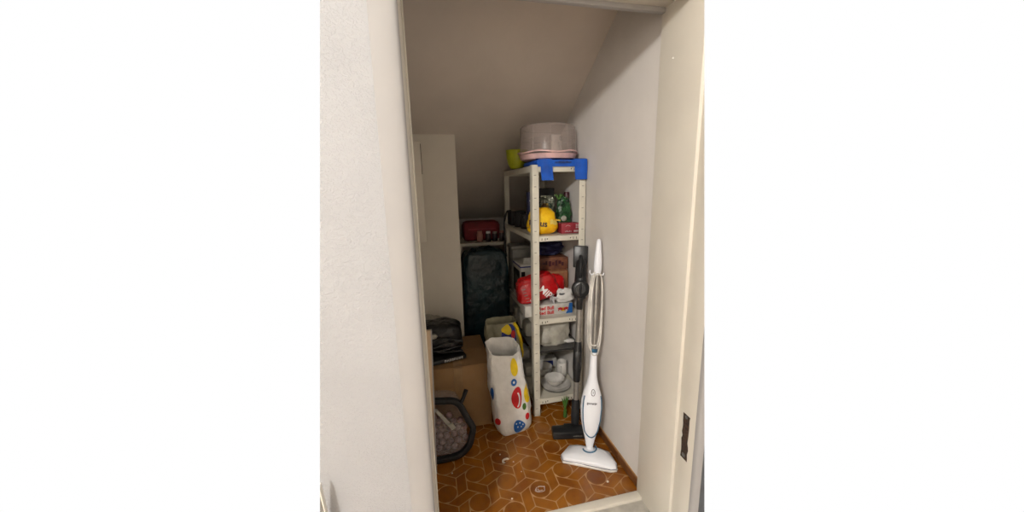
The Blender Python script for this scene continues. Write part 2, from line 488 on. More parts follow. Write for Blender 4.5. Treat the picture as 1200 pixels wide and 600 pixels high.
mb.blob((0.015, 2.10, 0.535), (0.30, 0.22, 0.19), 5, 0.55, 0.10, 3.2, 44, 28, 0.441, 0.12)
t = thing('black_bag', (0.015, 2.10, 0.441), 'slouching black bag lying on the black tray', 'bag')
part('bag_body', mb, None, t)
mb = MB()
for k in range(4):
    z = 0.475 + k * 0.022
    mb.tube([(-0.12 + 0.27 * i / 10, 1.981 + 0.012 * math.sin(i * 0.9 + k) + 0.012 * abs(i - 5) / 5, z + 0.012 * math.sin(i * 0.5 + k * 1.7)) for i in range(11)], 0.006, 8)
part('strap', mb, 'blackfilm', t)
part('tag', MB().blob((-0.035, 1.985, 0.575), (0.08, 0.02, 0.03), 3, 0.7, 0.2), 'greyfilm', t, 'pale grey tag')
mb = MB().blob((-0.03, 2.265, 0.505), (0.20, 0.10, 0.19), 8, 0.7, 0.25, 4, 36, 24, 0.413)
solo('plastic_bag', mb, 'greyfilm', 'crumpled grey plastic bag behind the black bag on the cardboard box', 'bag')

# black hooped basket with onions
t = thing('basket', (0.02, 1.74, 0.0), 'round clear basket with a thick black padded rim tipped against the cardboard box', 'basket')
rim = [(-0.125, .06), (-0.11, .020), (-0.05, .018), (0.03, .018), (0.09, .030), (0.135, .070), (0.152, .12), (0.160, .16), (0.137, .205), (0.115, .255), (0.090, .300), (0.055, .318), (0.0, .325), (-0.05, .332), (-0.105, .330), (-0.126, .28)]
pts = [V((x, 1.675 + z * 0.16, z)) for x, z in rim]
n = len(pts)
def cr(i, tt, P):
    p0, p1, p2, p3 = P[(i - 1) % n], P[i % n], P[(i + 1) % n], P[(i + 2) % n]
    return 0.5 * ((2 * p1) + (p2 - p0) * tt + (2 * p0 - 5 * p1 + 4 * p2 - p3) * tt * tt + (3 * p1 - p0 - 3 * p2 + p3) * tt ** 3)
loop = [cr(i, k / 3, pts) for i in range(n) for k in range(3)]
mb = MB(); N = len(loop)
def rp(i, j):
    p = loop[j % N]; q = loop[(j + 1) % N]; o = loop[(j - 1) % N]
    tt = (q - o).normalized(); yv = V((0, 1, 0.16)).normalized(); s_ = tt.cross(yv).normalized()
    a = 2 * PI * i / 10
    return p + s_ * math.copysign(abs(math.cos(a)) ** .6, math.cos(a)) * 0.0165 + yv * math.copysign(abs(math.sin(a)) ** .6, math.sin(a)) * 0.015
mb.grid(rp, 10, N, True)
part('rim', mb, 'foam', t)
part('handle_stub', MB().tube([(0.100, 1.722, 0.290), (0.118, 1.728, 0.322), (0.136, 1.735, 0.362)], [0.012, 0.010, 0.012], 10), 'foam', t)
mb = MB()
cen = sum(loop, V()) / N
mb.grid(lambda i, j: cen + (loop[i % N] - cen) * [1.0, 0.98, 0.92, 0.80][j] + V((0, [0.0, 0.07, 0.125, 0.15][j], 0)), N, 3, True, False, True)
part('shell', mb, 'film', t, 'clear plastic shell')
me = None; onions = []
rnd = random.Random(5)
spots = []
for row in range(6):
    z = 0.052 + row * 0.0335
    for k in range(7):
        x = -0.098 + k * 0.0395 + (row % 2) * 0.018
        if x > (0.088 if row == 0 else 0.098) + 0.04 * min(row, 2) / 2 or row == 5 and x > 0.05: continue
        spots.append((x + rnd.uniform(-.003, .003), 1.712 + z * 0.16 + rnd.uniform(-.004, .006), z + rnd.uniform(-.003, .003)))
for k, p in enumerate(spots):
    r = 0.0185
    if me is None:
        mb = MB().lathe([(0.001, -r), (r * .55, -r * .85), (r * .92, -r * .4), (r, 0.0), (r * .9, r * .42), (r * .55, r * .8), (r * .2, r * 1.05), (0.0012, r * 1.35)], (0, 0, 0), 14)
        o = _finish('onion', mb, 'onion', V((0, 0, 0))); me = o
        tag(o, 'small pinkish onion among many inside the black rimmed basket', 'onion', 'onions in the basket')
    else:
        o = me.copy(); COL.objects.link(o)
    o.location = p; o.rotation_euler = (rnd.uniform(-1.2, 1.2), rnd.uniform(-1, 1), rnd.uniform(0, 6)); sc = rnd.uniform(0.88, 1.0); o.scale = (sc, sc, sc * 0.9)
mb = MB()
mb.grid(lambda i, j: V((-0.108 + 0.236 * i / 20, 1.684 + 0.16 * (0.03 + 0.225 * j / 16) + 0.005 * noise.noise(V((i * .5, j * .5, 1))), 0.036 + 0.19 * j / 16 * (1 - 0.35 * (i / 20) ** 4) + 0.006 * math.sin(i * 1.1) * (j / 16))), 20, 16)
solo('net_bag', mb, 'film', 'clear plastic film bag over the onions in the black rimmed basket', 'bag')
mb = MB().poly([(-0.040, 1.700, 0.300), (-0.022, 1.700, 0.300), (0.052, 1.680, 0.205), (0.036, 1.680, 0.195)], (0, 0.004, 0))
mb.poly([(0.030, 1.678, 0.212), (0.052, 1.678, 0.222), (0.070, 1.676, 0.190), (0.048, 1.676, 0.180)], (0, 0.006, 0))
solo('strap', mb, 'greyfilm', 'pale grey strap hanging inside the black rimmed basket', 'strap')

# ------------------------------------------------------------------ tote bags on the floor
class Bag:
    def __init__(s, cb, ct, ab, at_, bb, bt, rb, rt_, h, seed, pw=0.55, dip=0.0, hump=0.0, lean=0):
        s.__dict__.update(locals()); del s.__dict__['s']
    def P(s, u, v, out=0.0):
        """u 0..1 round the bag (0.25 = towards +local y back, 0.75 = front), v 0..1 up"""
        a = 2 * PI * u
        k = v
        cx = s.cb[0] + (s.ct[0] - s.cb[0]) * k; cy = s.cb[1] + (s.ct[1] - s.cb[1]) * k
        A = s.ab + (s.at_ - s.ab) * k + 0.012 * math.sin(PI * v); B = s.bb + (s.bt - s.bb) * k + 0.015 * math.sin(PI * v)
        if v < 0.06: A *= 0.86 + 0.14 * v / 0.06; B *= 0.86 + 0.14 * v / 0.06
        c, d = math.cos(a), math.sin(a)
        lx = math.copysign(abs(c) ** s.pw, c) * A; ly = math.copysign(abs(d) ** s.pw, d) * B
        q = V((c * 2.0, d * 2.0, v * 4.0 + s.seed))
        w = 0.014 * noise.noise(q) + 0.007 * noise.noise(q * 2.7) - 0.006 * abs(noise.noise(q * 1.7 + V((5, 0, 0))))
        w *= min(1, 0.35 + v)
        L = math.hypot(lx, ly) or 1
        lx += lx / L * (w + out); ly += ly / L * (w + out)
        r = s.rb + (s.rt_ - s.rb) * k
        z = s.h * v + (s.dip * -d + s.hump * c) * v * v
        return V((cx + lx * math.cos(r) - ly * math.sin(r), cy + lx * math.sin(r) + ly * math.cos(r), 0.003 + z + 0.006 * w * 50 * v * 0.3))
    def body(s, key, nu=56, nv=40, inner=True):
        mb = MB().use(key)
        mb.grid(lambda i, j: s.P(i / nu, j / nv), nu, nv, True, True)
        if inner: mb.grid(lambda i, j: s.P(i / nu, 1 - 0.7 * j / 12, -0.004 - 0.01 * j / 12), nu, 12, True, False, True)
        if inner: mb.grid(lambda i, j: s.P(i / nu, 1.0, -0.004 * j), nu, 1, True)
        return mb
    def patch(s, key, u0, v0, du, dv, out=0.0015, n=20, squash=None, mb=None, rings=4):
        mb = mb or MB(); mb.use(key)
        def F(i, j):
            r = j / rings; a = 2 * PI * i / n
            x, y = math.cos(a) * r, math.sin(a) * r
            if squash: x, y = squash(x, y)
            return s.P(u0 + du * x, v0 + dv * y, out)
        g = mb.grid(F, n, rings, True, False, False)
        return mb

bagL = thing('carrier_bag', (0.40, 1.87, 0.0), 'open white plastic carrier bag printed with coloured dots standing before the metal shelf', 'bag')
b1 = Bag((0.418, 1.850), (0.360, 1.835), 0.108, 0.092, 0.066, 0.050, math.radians(12), math.radians(-6), 0.535, 2.0, 0.55, dip=-0.036, hump=-0.012)
b1m = b1.body('whitef'); b1c = MB(); b1c.bm = b1m.bm.copy()
part('bag_body', b1m, None, bagL)
VD = (0.24, 0.90, -0.36)
def disc(mb, key, x, z, rx, rz, eps=.0032, f=None, n=24, rings=4, rot=0.0):
    """a printed patch: flat disc laid on the bag from the open side"""
    m2 = MB().use(key); rings = max(rings, 6) if n > 12 else rings
    def F(i, j):
        r = j / rings; a = 2 * PI * i / n; u, v = math.cos(a) * r, math.sin(a) * r
        if f: u, v = f(u, v)
        u, v = u * rx, v * rz
        return V((x + u * math.cos(rot) - v * math.sin(rot), 1.72, z + u * math.sin(rot) + v * math.cos(rot)))
    m2.grid(F, n, rings, True)
    d = V(VD).normalized(); tr = BVHTree.FromBMesh(b1c.bm)
    for v in list(m2.bm.verts):
        v.tag = False; h = tr.ray_cast(v.co - d * 0.3, d)
        if h[0] is not None: v.co = h[0] - d * eps
        else: v.tag = True
    bmesh.ops.delete(m2.bm, geom=[v for v in m2.bm.verts if v.tag], context='VERTS')
    tmp = bpy.data.meshes.new('t'); m2.bm.to_mesh(tmp)
    if mb is None: return m2
    mb.use(key); k0 = len(mb.bm.faces); mb.bm.from_mesh(tmp); mb.bm.faces.ensure_lookup_table()
    for f_ in mb.bm.faces[k0:]: f_.material_index = mb.mi
    bpy.data.meshes.remove(tmp); return mb
PX = {'y': (0.3956, 0.455, 0.0205, 0.056), 'b': (0.3934, 0.3625, 0.0165, 0.0224), 'r': (0.4094, 0.2642, 0.0298, 0.0694), 's': (0.4212, 0.0798, 0.0346, 0.0473), 'lb': (0.2644, 0.3053, 0.0118, 0.0414), 'lr': (0.2936, 0.1304, 0.0187, 0.0227), 'ry': (0.4711, 0.2823, 0.0212, 0.0598), 'g': (0.4516, 0.202, 0.0117, 0.0227), 'p': (0.469, 0.134, 0.0117, 0.0229)}
part('yellow_print', disc(None, 'yelp', *PX['y'], f=lambda x, y: (x * (1 - .15 * y), y), rot=.08), None, bagL)
part('blue_dot', disc(disc(None, 'bluep', *PX['b']), 'whitep', PX['b'][0], PX['b'][1], .006, .008, .0055), None, bagL, 'small blue dot with a pale centre')
mbp = disc(None, 'redp', *PX['r'], f=lambda x, y: (x + .3 * y * y - .1, y), rings=6)
for k in range(19):
    a = -1.2 + 2.3 * k / 18
    disc(mbp, 'whitep', PX['r'][0] + .016 * math.cos(a) - .001, PX['r'][1] - .012 + .046 * math.sin(a), .0042, .0055, .0055, n=10, rings=2)
part('red_print', mbp, None, bagL, 'red disc with a white smile')
mbp = disc(None, 'bluep', *PX['s'], f=lambda x, y: (x, y * (0.85 - .35 * x)), rings=6)
for du, dv in ((-.018, .020), (.002, .022), (.010, -.004), (-.010, -.002), (.020, .008)): disc(mbp, 'whitep', PX['s'][0] + du, PX['s'][1] + dv, .0038, .005, .0055, n=10, rings=2)
part('blue_print', mbp, None, bagL, 'blue patch with white spots')
part('blue_dot', disc(None, 'bluep', *PX['lb']), None, bagL)
part('red_dot', disc(None, 'redp', *PX['lr']), None, bagL)
part('yellow_dot', disc(None, 'yelp', *PX['ry']), None, bagL)
part('green_dot', disc(None, 'leaf', *PX['g']), None, bagL)
part('pink_dot', disc(None, 'redp', *PX['p']), None, bagL)

bag2 = thing('carrier_bag', (0.42, 2.10, 0.0), 'yellow and blue printed carrier bag behind the white dotted bag', 'bag')
b2 = Bag((0.445, 2.10), (0.405, 2.10), 0.105, 0.100, 0.065, 0.035, 0.1, 0.0, 0.545, 9.0, 0.6, dip=-0.012, hump=0.0)
b2.h = 0.585
part('bag_body', b2.body('greybg'), None, bag2)
mbp = b2.patch('dbluep', 0.80, 0.86, 0.055, 0.13, 0.002)
part('blue_print', mbp, None, bag2)
part('yellow_print', b2.patch('yelp', 0.775, 0.93, 0.028, 0.06, 0.004), None, bag2)
part('red_print', b2.patch('redp', 0.815, 0.87, 0.020, 0.045, 0.0045), None, bag2)
part('blue_dot', b2.patch('bluep', 0.93, 0.60, 0.030, 0.11, 0.002), None, bag2)
mb = MB().use('yelp'); mb.tube([b2.P(0.83 + 0.012 * i, 0.99 - 0.0026 * i * i, 0.006) for i in range(14)], [0.006] + [0.011] * 12 + [0.006], 8)
part('yellow_handle', mb, None, bag2)
# ------------------------------------------------------------------ big dark sack and rear shelf
t = thing('rubbish_sack', (0.37, 2.58, 0.0), 'big dark teal plastic sack filling the gap under the rear shelf', 'sack')
mb = MB().blob((0.380, 2.572, 0.475), (0.352, 0.245, 0.985), 21, 0.24, 0.07, 3.0, 60, 60, 0.003, 0.05)
part('sack_body', mb, 'teal', t)
mb = MB()
for k in range(9):
    a = k * 0.7; mb.tube([(0.36 + 0.01 * math.cos(a), 2.56 + 0.01 * math.sin(a), 0.925), (0.36 + 0.05 * math.cos(a), 2.55 + 0.05 * math.sin(a), 0.965), (0.36 + 0.09 * math.cos(a), 2.55 + 0.06 * math.sin(a), 0.96)], [0.012, 0.018, 0.004], 7)
part('knotted_top', mb, 'teal', t)
rs = thing('shelf_unit', (0.40, 2.88, 0), 'low white metal shelf unit at the dark back end of the closet', 'shelf')
for x in (0.205, 0.60):
    for y in (2.735, 3.03):
        part('post', MB().box(x, x + 0.03, y, y + 0.004, 0.001, 0.997).box(x if x < .4 else x + .026, x + 0.004 if x < .4 else x + .03, y, y + 0.03, 0.001, 0.997), 'steel', rs)
for z in (0.997, 0.5):
    part('shelf', MB().box(0.204, 0.632, 2.731, 3.036, z - 0.004, z).box(0.204, 0.632, 2.731, 2.734, z - 0.026, z), 'steel', rs)
t = thing('case', (0.42, 2.86, 0.998), 'soft red case with rounded ends on the rear shelf', 'case')
part('case_body', MB().box(0.262, 0.560, 2.80, 2.96, 0.998, 1.155, 0.035), 'redcase', t)
part('zip', MB().box(0.30, 0.522, 2.797, 2.801, 1.09, 1.096), 'maroon', t)
def jar(x, y, z, r, h, body, lid, label, nm='jar', cat='jar'):
    t = thing(nm, (x, y, z), label, cat)
    part('glass', MB().lathe([(r * .85, 0), (r, h * .06), (r, h * .72), (r * .8, h * .82)], (x, y, z), 20), body, t)
    part('lid', MB().lathe([(r * .86, h * .80), (r * .88, h * .98), (r * .8, h)], (x, y, z), 20), lid, t)
    return t
jar(0.385, 2.765, 0.998, 0.024, 0.085, 'jarpink', 'jarpink', 'pinkish jar in front of the red case on the rear shelf')
jar(0.452, 2.765, 0.998, 0.021, 0.08, 'jardark', 'whitep', 'dark jar with a white lid nearest the pinkish jar on the rear shelf')
jar(0.505, 2.765, 0.998, 0.021, 0.075, 'jardark', 'greybin', 'dark jar with a grey lid, middle of the small jars on the rear shelf')
jar(0.560, 2.765, 0.998, 0.021, 0.08, 'jardark', 'jarpink', 'dark jar with a pinkish lid beside the tall shelf post')

# ------------------------------------------------------------------ tall metal shelf
X0, X1, Y0, Y1 = 0.566, 0.888, 1.915, 2.655
sh = thing('metal_shelf', ((X0 + X1) / 2, (Y0 + Y1) / 2, 0), 'tall white slotted metal shelf standing against the right wall', 'shelf')
W = 0.040; TH = 0.003; HT = 1.535
for xi, x in enumerate((X0, X1)):
    for yi, y in enumerate((Y0, Y1)):
        sx = 1 if xi == 0 else -1; sy = 1 if yi == 0 else -1
        mb = MB().use('steel')
        a, b = sorted((x, x + sx * W)); c, d = sorted((y, y + sy * TH)); mb.box(a, b, c, d, 0.006, HT, 0.0008)
        a, b = sorted((x, x + sx * TH)); c, d = sorted((y, y + sy * W)); mb.box(a, b, c, d, 0.006, HT, 0.0008)
        if yi == 0:
            mb.use('slot')
            for k in range(24):
                z = 0.05 + k * 0.062
                mb.box(x + sx * W * 0.3, x + sx * W * 0.62, Y0 - 0.0004, Y0, z, z + 0.005)
        p = part('post', mb, None, sh)
        part('foot_cap', MB().box(min(x, x + sx * W), max(x, x + sx * W), min(y, y + sy * W), max(y, y + sy * W), 0.0, 0.010, 0.001), 'steel', p)
LV = [(1.532, .036), (1.14, .032), (0.642, .036), (0.118, .040)]
for z, lip in LV:
    xa, xb, ya, yb = X0 + .0035, X1 - .0035, Y0 - 0.0015, Y1 - .0035
    mb = MB().use('steel').box(xa, xb, ya, yb, z - 0.002, z)
    ins = W if z < 1.5 else W
    mb.box(X0 + W, X1 - W, ya, ya + 0.002, z - lip, z, 0.0006).box(xa, xb, yb - .002, yb, z - lip, z)
    mb.box(xa, xa + .002, Y0 + W * .2, yb, z - lip, z).box(xb - .002, xb, Y0 + W * .2, yb, z - lip, z)
    # lip return flange at the bottom
    mb.box(xa, xb, ya + .002, ya + .012, z - lip, z - lip + .002)
    mb.use('steel_b')
    for xx in (X0 + W + 0.014, X0 + W + 0.034, X1 - W - 0.016, X1 - W - 0.036):
        mb.box(xx, xx + 0.0035, ya - .0006, ya, z - lip + .006, z - lip + .019)
    s_ = part('shelf', mb, None, sh)
    for xx in (X0 + W + 0.048, X1 - W - 0.052):
        part('bolt', MB().lathe([(0, 0), (.0035, 0), (.003, .002), (0, .0025)], (xx, ya - .0005, z - lip * .55), 10, Matrix.Rotation(PI / 2, 3, 'X')), 'steel_b', s_)
mb = MB().use('greyshelf').box(X0 + .004, X1 - .004, Y0 + .004, Y1 - .004, 0.424, 0.430).use('steel_b').box(X0 + W, X1 - W, Y0 + .001, Y0 + .004, 0.421, 0.431)
part('thin_shelf', mb, None, sh, 'thin dark grey middle shelf')

# top of the shelf
ZT = 1.532
t = thing('blue_bag', (0.735, 2.03, ZT), 'folded bright blue fabric bag with two handles hanging over the top shelf', 'bag')
mb = MB(); mb.box(0.592, 0.884, 1.907, 2.19, ZT + 0.001, ZT + 0.030, 0.012)
mb.grid(lambda i, j: V((0.596 + 0.286 * i / 16, 1.906 - 0.004 * math.sin(j / 4 * PI / 2) + 0.002 * noise.noise(V((i * .6, j, 0))), ZT + 0.028 - 0.036 * j / 4 + 0.003 * noise.noise(V((i * .7, 5, 0))))), 16, 4)
part('bag_body', mb, 'blue', t)
def strapmb(xa, xb, xc, xd, zb, y0):
    mb = MB()
    prof = [(1.96, ZT + .034), (1.925, ZT + .035), (1.900, ZT + .030), (y0, ZT + .012), (y0 - .001, ZT - .02), (y0 + .002, (ZT + zb) / 2 - .01), (y0, zb)]
    for s_, o_ in ((0, 0), (1, .003)):
        mb.grid(lambda i, j: V(((xa + (xc - xa) * j / 6) + ((xb - xa) + ((xd - xc) - (xb - xa)) * j / 6) * i / 6, prof[j][0] - o_ + .0015 * math.sin(i * 1.3), prof[j][1] + o_ * .5)), 6, 6)
    return mb
part('handle', strapmb(0.600, 0.668, 0.618, 0.686, 1.450, 1.898), 'blue', t)
part('handle', strapmb(0.800, 0.884, 0.815, 0.886, 1.452, 1.898), 'blue', t)
mb = MB().use('navy'); rnd = random.Random(4); x = 0.695
while x < 0.785:
    w = rnd.uniform(.004, .008); mb.box(x, x + w, 1.8992, 1.9006, 1.541, 1.541 + rnd.uniform(.008, .012)); x += w + .003
part('print', mb, None, t, 'row of small dark navy print')

CX, CY, CZ = 0.712, 2.075, ZT + 0.037
t = thing('cake_box', (CX, CY, CZ), 'round cake carrier with frosted clear dome and pink base on top of the shelf', 'cake carrier')
part('base', MB().lathe([(0.150, 0.0), (0.160, 0.003), (0.168, 0.024), (0.172, 0.030), (0.165, 0.031), (0.150, 0.02)], (CX, CY, CZ), 48), 'pink', t)
mb = MB()
mb.grid(lambda i, j: V((CX + (0.168 + [0, .010, .010, 0][j]) * math.cos(2 * PI * i / 60), CY + (0.168 + [0, .010, .010, 0][j]) * math.sin(2 * PI * i / 60), CZ + [.036, .036, .042, .046][j] + 0.004 * math.sin(2 * PI * i / 60 * 5))), 60, 3, True)
part('rim', mb, 'pink', t, 'wavy pale pink rim')
mb = MB(); r0, r1, h0, h1 = 0.165, 0.158, 0.044, 0.192
mb.lathe([(r0, h0), (r1 + .002, h1 - .014), (r1 - .006, h1 - .002), (r1 - .03, h1), (0.001, h1 + .002)], (CX, CY, CZ), 60, None, False)
dm = part('dome', mb, 'clear', t, 'frosted clear dome')
mb = MB()
for i in range(10):
    a = 2 * PI * i / 10 + .1; mb.tube([(CX + r0 * math.cos(a), CY + r0 * math.sin(a), CZ + h0), (CX + (r1 + .002) * math.cos(a), CY + (r1 + .002) * math.sin(a), CZ + h1 - .014)], .0015, 6)
for z, r in ((h1 - .012, r1 + .002), (.085, r0 - .003), (.115, r0 - .006)):
    mb.tube([(CX + r * math.cos(a * PI / 24), CY + r * math.sin(a * PI / 24), CZ + z) for a in range(49)], .0013, 6)
part('ribs', mb, 'clearw', dm)
part('clip', MB().box(CX - .035, CX + .025, CY - .170, CY - .160, CZ + .030, CZ + .125, .003), 'clearw', t, 'frosted closing clip')
mb = MB().lathe([(0.038, 0.001), (0.044, 0.001), (0.060, .03), (0.068, .07), (0.071, .112), (0.074, .116), (0.068, .114), (0.064, .07), (0.054, .03), (0.038, .006), (0.001, .006)], (0.580, 2.290, ZT), 32, None, False)
solo('bowl', mb, 'green', 'lime green plastic bowl on top of the shelf left of the cake carrier', 'bowl')

# level 2
Z2 = 1.1405
t = thing('yellow_bag', (0.655, 1.995, Z2), 'bulging yellow plastic bag with dark lettering on the upper shelf', 'bag')
yb = MB().blob((0.652, 2.005, Z2 + .077), (0.205, 0.12, 0.155), 12, 0.62, 0.12, 3.2, 44, 30, Z2 + .0005, 0.30)
lt = text_mb('us', 'ink', 0.050, (0.622, 1.9405, Z2 + .052), (1, 0, -.12), (0, -.0, 1), 0.004, 0.0012)
lt2 = text_mb('Jo', 'ink', 0.050, (0.553, 1.946, Z2 + .056), (1, -.12, -.05), (0, 0, 1), 0.004, 0.0012)
project(lt, yb); project(lt2, yb); part('lettering', lt2, None, t); yb0 = MB(); yb0.bm = yb.bm.copy(); part('bag_body', yb, 'yellow', t)
part('lettering', lt, None, t)
part('pale_band', project(MB().grid(lambda i, j: (0.685 + .055 * i / 12, 1.93, Z2 + .058 + .026 * j / 6 + .004 * math.sin(i * .6)), 12, 6), yb0), 'paleyel', t, 'pale yellow print')
t = thing('red_carton', (0.816, 2.0, Z2), 'small dark red carton with pale print at the right end of the upper shelf', 'carton')
part('carton', MB().box(0.760, 0.874, 1.965, 2.04, Z2, Z2 + .060, .001), 'maroon', t)
mb = MB().use('paleprint'); rnd = random.Random(8)
for k in range(6): mb.box(0.850 + (k % 2) * .010, 0.857 + (k % 2) * .010, 1.9640, 1.9648, Z2 + .030 + (k // 2) * .009, Z2 + .036 + (k // 2) * .009)
mb.box(0.838, 0.866, 1.9640, 1.9648, Z2 + .008, Z2 + .018)
for k in range(5): mb.box(0.782 + k * .009, 0.788 + k * .009, 1.9640, 1.9648, Z2 + .010, Z2 + .010 + rnd.uniform(.003, .008))
part('print', mb, None, t, 'pale pink print'); mb = MB().use('paleprint')
mb.tube([(0.786 + .03 * k / 8, 1.9645, Z2 + .042 + .006 * math.sin(PI * k / 8)) for k in range(9)], .001, 5)
part('print', mb, None, t, 'pale pink print')
t = thing('green_pouch', (0.813, 2.09, Z2), 'shiny green foil pouch with a pale emblem behind the red carton', 'pouch')
part('pouch', MB().blob((0.823, 2.095, Z2 + .105), (0.095, 0.055, 0.205), 31, 0.55, 0.16, 3.5, 34, 34, Z2 + .0005, 0.12), 'gfoil', t)
part('emblem', MB().blob((0.815, 2.069, Z2 + .080), (0.036, 0.010, 0.034), 4, .9, .05), 'greyfilm', t, 'round pale emblem')
mb = MB(); rnd = random.Random(9)
for k in range(8):
    a = rnd.uniform(0, 6.28); mb.tube([(0.790, 2.09, Z2 + .195), (0.790 + .02 * math.cos(a), 2.09 + .015 * math.sin(a), Z2 + .225), (0.790 + .035 * math.cos(a), 2.09 + .02 * math.sin(a), Z2 + .218)], [.004, .007, .001], 6)
part('gathered_top', mb, 'leaf', t, 'bright green gathered top')
t = thing('bottle', (0.868, 2.135, Z2), 'dark bottle with a maroon cap beside the green pouch', 'bottle')
part('glass', MB().lathe([(.016, .001), (.0185, .006), (.0185, .15), (.012, .19), (.010, .20)], (0.866, 2.155, Z2), 18), 'black', t)
part('cap', MB().lathe([(.0165, .19), (.017, .235), (.014, .24)], (0.866, 2.155, Z2), 18), 'dkred', t)
def pouch(x, y, w, d, h, key, seed, label, nm='foil_pouch', cat='pouch', z0=Z2):
    t = thing(nm, (x, y, z0), label, cat)
    part('pouch', MB().blob((x, y, z0 + h / 2), (w, d, h), seed, 0.5, 0.2, 3.6, 34, 34, z0 + .0005, 0.05), key, t)
    part('seal', MB().box(x - w * .36, x + w * .36, y - .003, y + .003, z0 + h * .9, z0 + h * 1.03, .001, Matrix.Rotation(0, 4, 'Z')), key, t)
pouch(0.730, 2.150, .105, .065, .215, 'silverfoil', 41, 'crumpled silver and green foil pouch above the yellow bag')
pouch(0.705, 2.100, .055, .035, .17, 'goldfoil', 47, 'small gold and brown foil pouch tucked behind the yellow bag')
solo('dark_carton', MB().box(0.665, 0.800, 2.20, 2.27, Z2, Z2 + .265, .002), 'blackm', 'flat black carton standing behind the foil pouches', 'carton')
t = thing('blue_carton', (0.637, 2.13, Z2), 'narrow dark blue carton left of the front shelf post', 'carton')
part('carton', MB().box(0.605, 0.665, 2.12, 2.17, Z2, Z2 + .245, .001), 'dkblue', t)
part('print', MB().use('whitep').box(0.610, 0.626, 2.1190, 2.1198, Z2 + .19, Z2 + .194), None, t)
part('logo', MB().use('bluep').poly([(0.610, 2.1194, Z2 + .150), (0.628, 2.1194, Z2 + .115), (0.640, 2.1194, Z2 + .150)], (0, -.0006, 0)), None, t)
def mug(x, y, z, r, h, key, label, ang=3.6, nm='mug'):
    t = thing(nm, (x, y, z), label, 'mug')
    part('cup', MB().lathe([(r * .8, .0), (r * .9, .002), (r, h * .2), (r, h), (r - .003, h), (r - .004, .006), (0.001, .005)], (x, y, z), 22, None, False), key, t)
    part('handle', MB().tube([V((x, y, z)) + V((math.cos(ang) * (r + q), math.sin(ang) * (r + q), zz)) for q, zz in ((-.001, h * .8), (.014, h * .78), (.021, h * .5), (.014, h * .25), (-.001, h * .2))], .004, 8), key, t)
mug(0.632, 2.30, Z2, .034, .095, 'black', 'black mug near the front of the upper shelf', 4.2)
mug(0.620, 2.42, Z2, .036, .105, 'blackm', 'taller matt black mug behind the other black mug', 3.4)
solo('black_crate', MB().box(0.585, 0.70, 2.52, 2.64, Z2, Z2 + .10, .006), 'blackm', 'black crate at the rear of the upper shelf', 'crate')
mb = MB().tube([(0.600, 2.58, 1.248), (0.575, 2.60, 1.243), (0.554, 2.61, 1.20), (0.548, 2.60, 1.12), (0.556, 2.59, 1.02), (0.552, 2.60, 0.95), (0.560, 2.59, 0.90)], .0055, 8)
mb.tube([(0.595, 2.55, 1.247), (0.562, 2.56, 1.235), (0.545, 2.57, 1.16), (0.548, 2.57, 1.05), (0.541, 2.58, 0.99)], .004, 8)
solo('cable', mb, 'black', 'black cable hanging down the rear left post of the tall shelf', 'cable')

# level 3
Z3 = 0.6425
t = thing('drink_box', (0.68, 2.02, Z3), 'white and blue energy drink multipack on the middle shelf', 'box')
part('carton', MB().box(0.530, 0.834, 1.962, 2.090, Z3, Z3 + .068, .002), 'carton', t)
mb = MB().use('bluep').poly([(0.790, 1.9612, Z3 + .001), (0.833, 1.9612, Z3 + .001), (0.833, 1.9612, Z3 + .066), (0.812, 1.9612, Z3 + .066), (0.806, 1.9612, Z3 + .030)], (0, .0008, 0))
part('blue_panel', mb, None, t)
for zz in (.008, .037):
    part('lettering', text_mb('Red Bull', 'redp', 0.0300, (0.612, 1.9605, Z3 + zz), (1, 0, 0), (0, 0, 1), .0006, .0009), None, t, 'red lettering')
mb = MB().use('yelp').lathe([(0.0, 0), (0.013, 0), (0.0125, .0006), (0, .0007)], (0.772, 1.9608, Z3 + .030), 20, Matrix.Rotation(PI / 2, 3, 'X'))
def bull(sg, cx, cz):
    p = [(0, 0), (.006, .008), (.012, .010), (.020, .013), (.030, .008), (.036, .010), (.031, -.002), (.034, -.012), (.028, -.009), (.024, -.003), (.016, -.005), (.010, -.014), (.008, -.006), (.002, -.008)]
    return [(cx + sg * x, 1.9596, cz + z) for x, z in p]
mb.use('redp').poly(bull(-1, 0.772, Z3 + .032), (0, .0006, 0)); mb.poly(bull(1, 0.772, Z3 + .032), (0, .0006, 0))
part('emblem', mb, None, t, 'two red bulls before a yellow disc')

t = thing('red_bag', (0.65, 2.03, Z3 + .07), 'crumpled red plastic bag with white lettering lying on the drink multipack', 'bag')
mt = Matrix.Rotation(math.radians(-14), 3, 'Y')
rb_ = MB().blob((0.628, 2.040, Z3 + .165), (0.295, 0.125, 0.165), 17, 0.55, 0.16, 3.0, 48, 30, Z3 + .0695, 0.22, mt)
mb = MB().use('whitep').poly([(0.502, 1.9665, 0.825), (0.545, 1.958, 0.832), (0.575, 1.960, 0.735), (0.534, 1.9665, 0.715)], (0, .003, 0))
mb.use('greybin')
for k in range(5): mb.poly([(0.520 + k * .006, 1.9600, 0.808 - k * .018), (0.541 + k * .006, 1.9565, 0.811 - k * .018), (0.542 + k * .006, 1.9565, 0.807 - k * .018), (0.521 + k * .006, 1.9600, 0.804 - k * .018)], (0, .0006, 0))
project(mb, rb_, eps=.002)
part('bag_fold', MB().blob((0.748, 2.075, Z3 + .150), (0.165, 0.075, 0.15), 19, 0.5, 0.2, 3.0, 34, 24, Z3 + .0695, 0.25), 'red', t)
part('paper_label', mb, None, t, 'white paper label with grey lines')
lt = project(text_mb('MIPK', 'whitep', 0.058, (0.622, 1.9640, 0.800), (.60, 0, -.56), (.5, 0, .66), .003, .0014, .0), rb_)
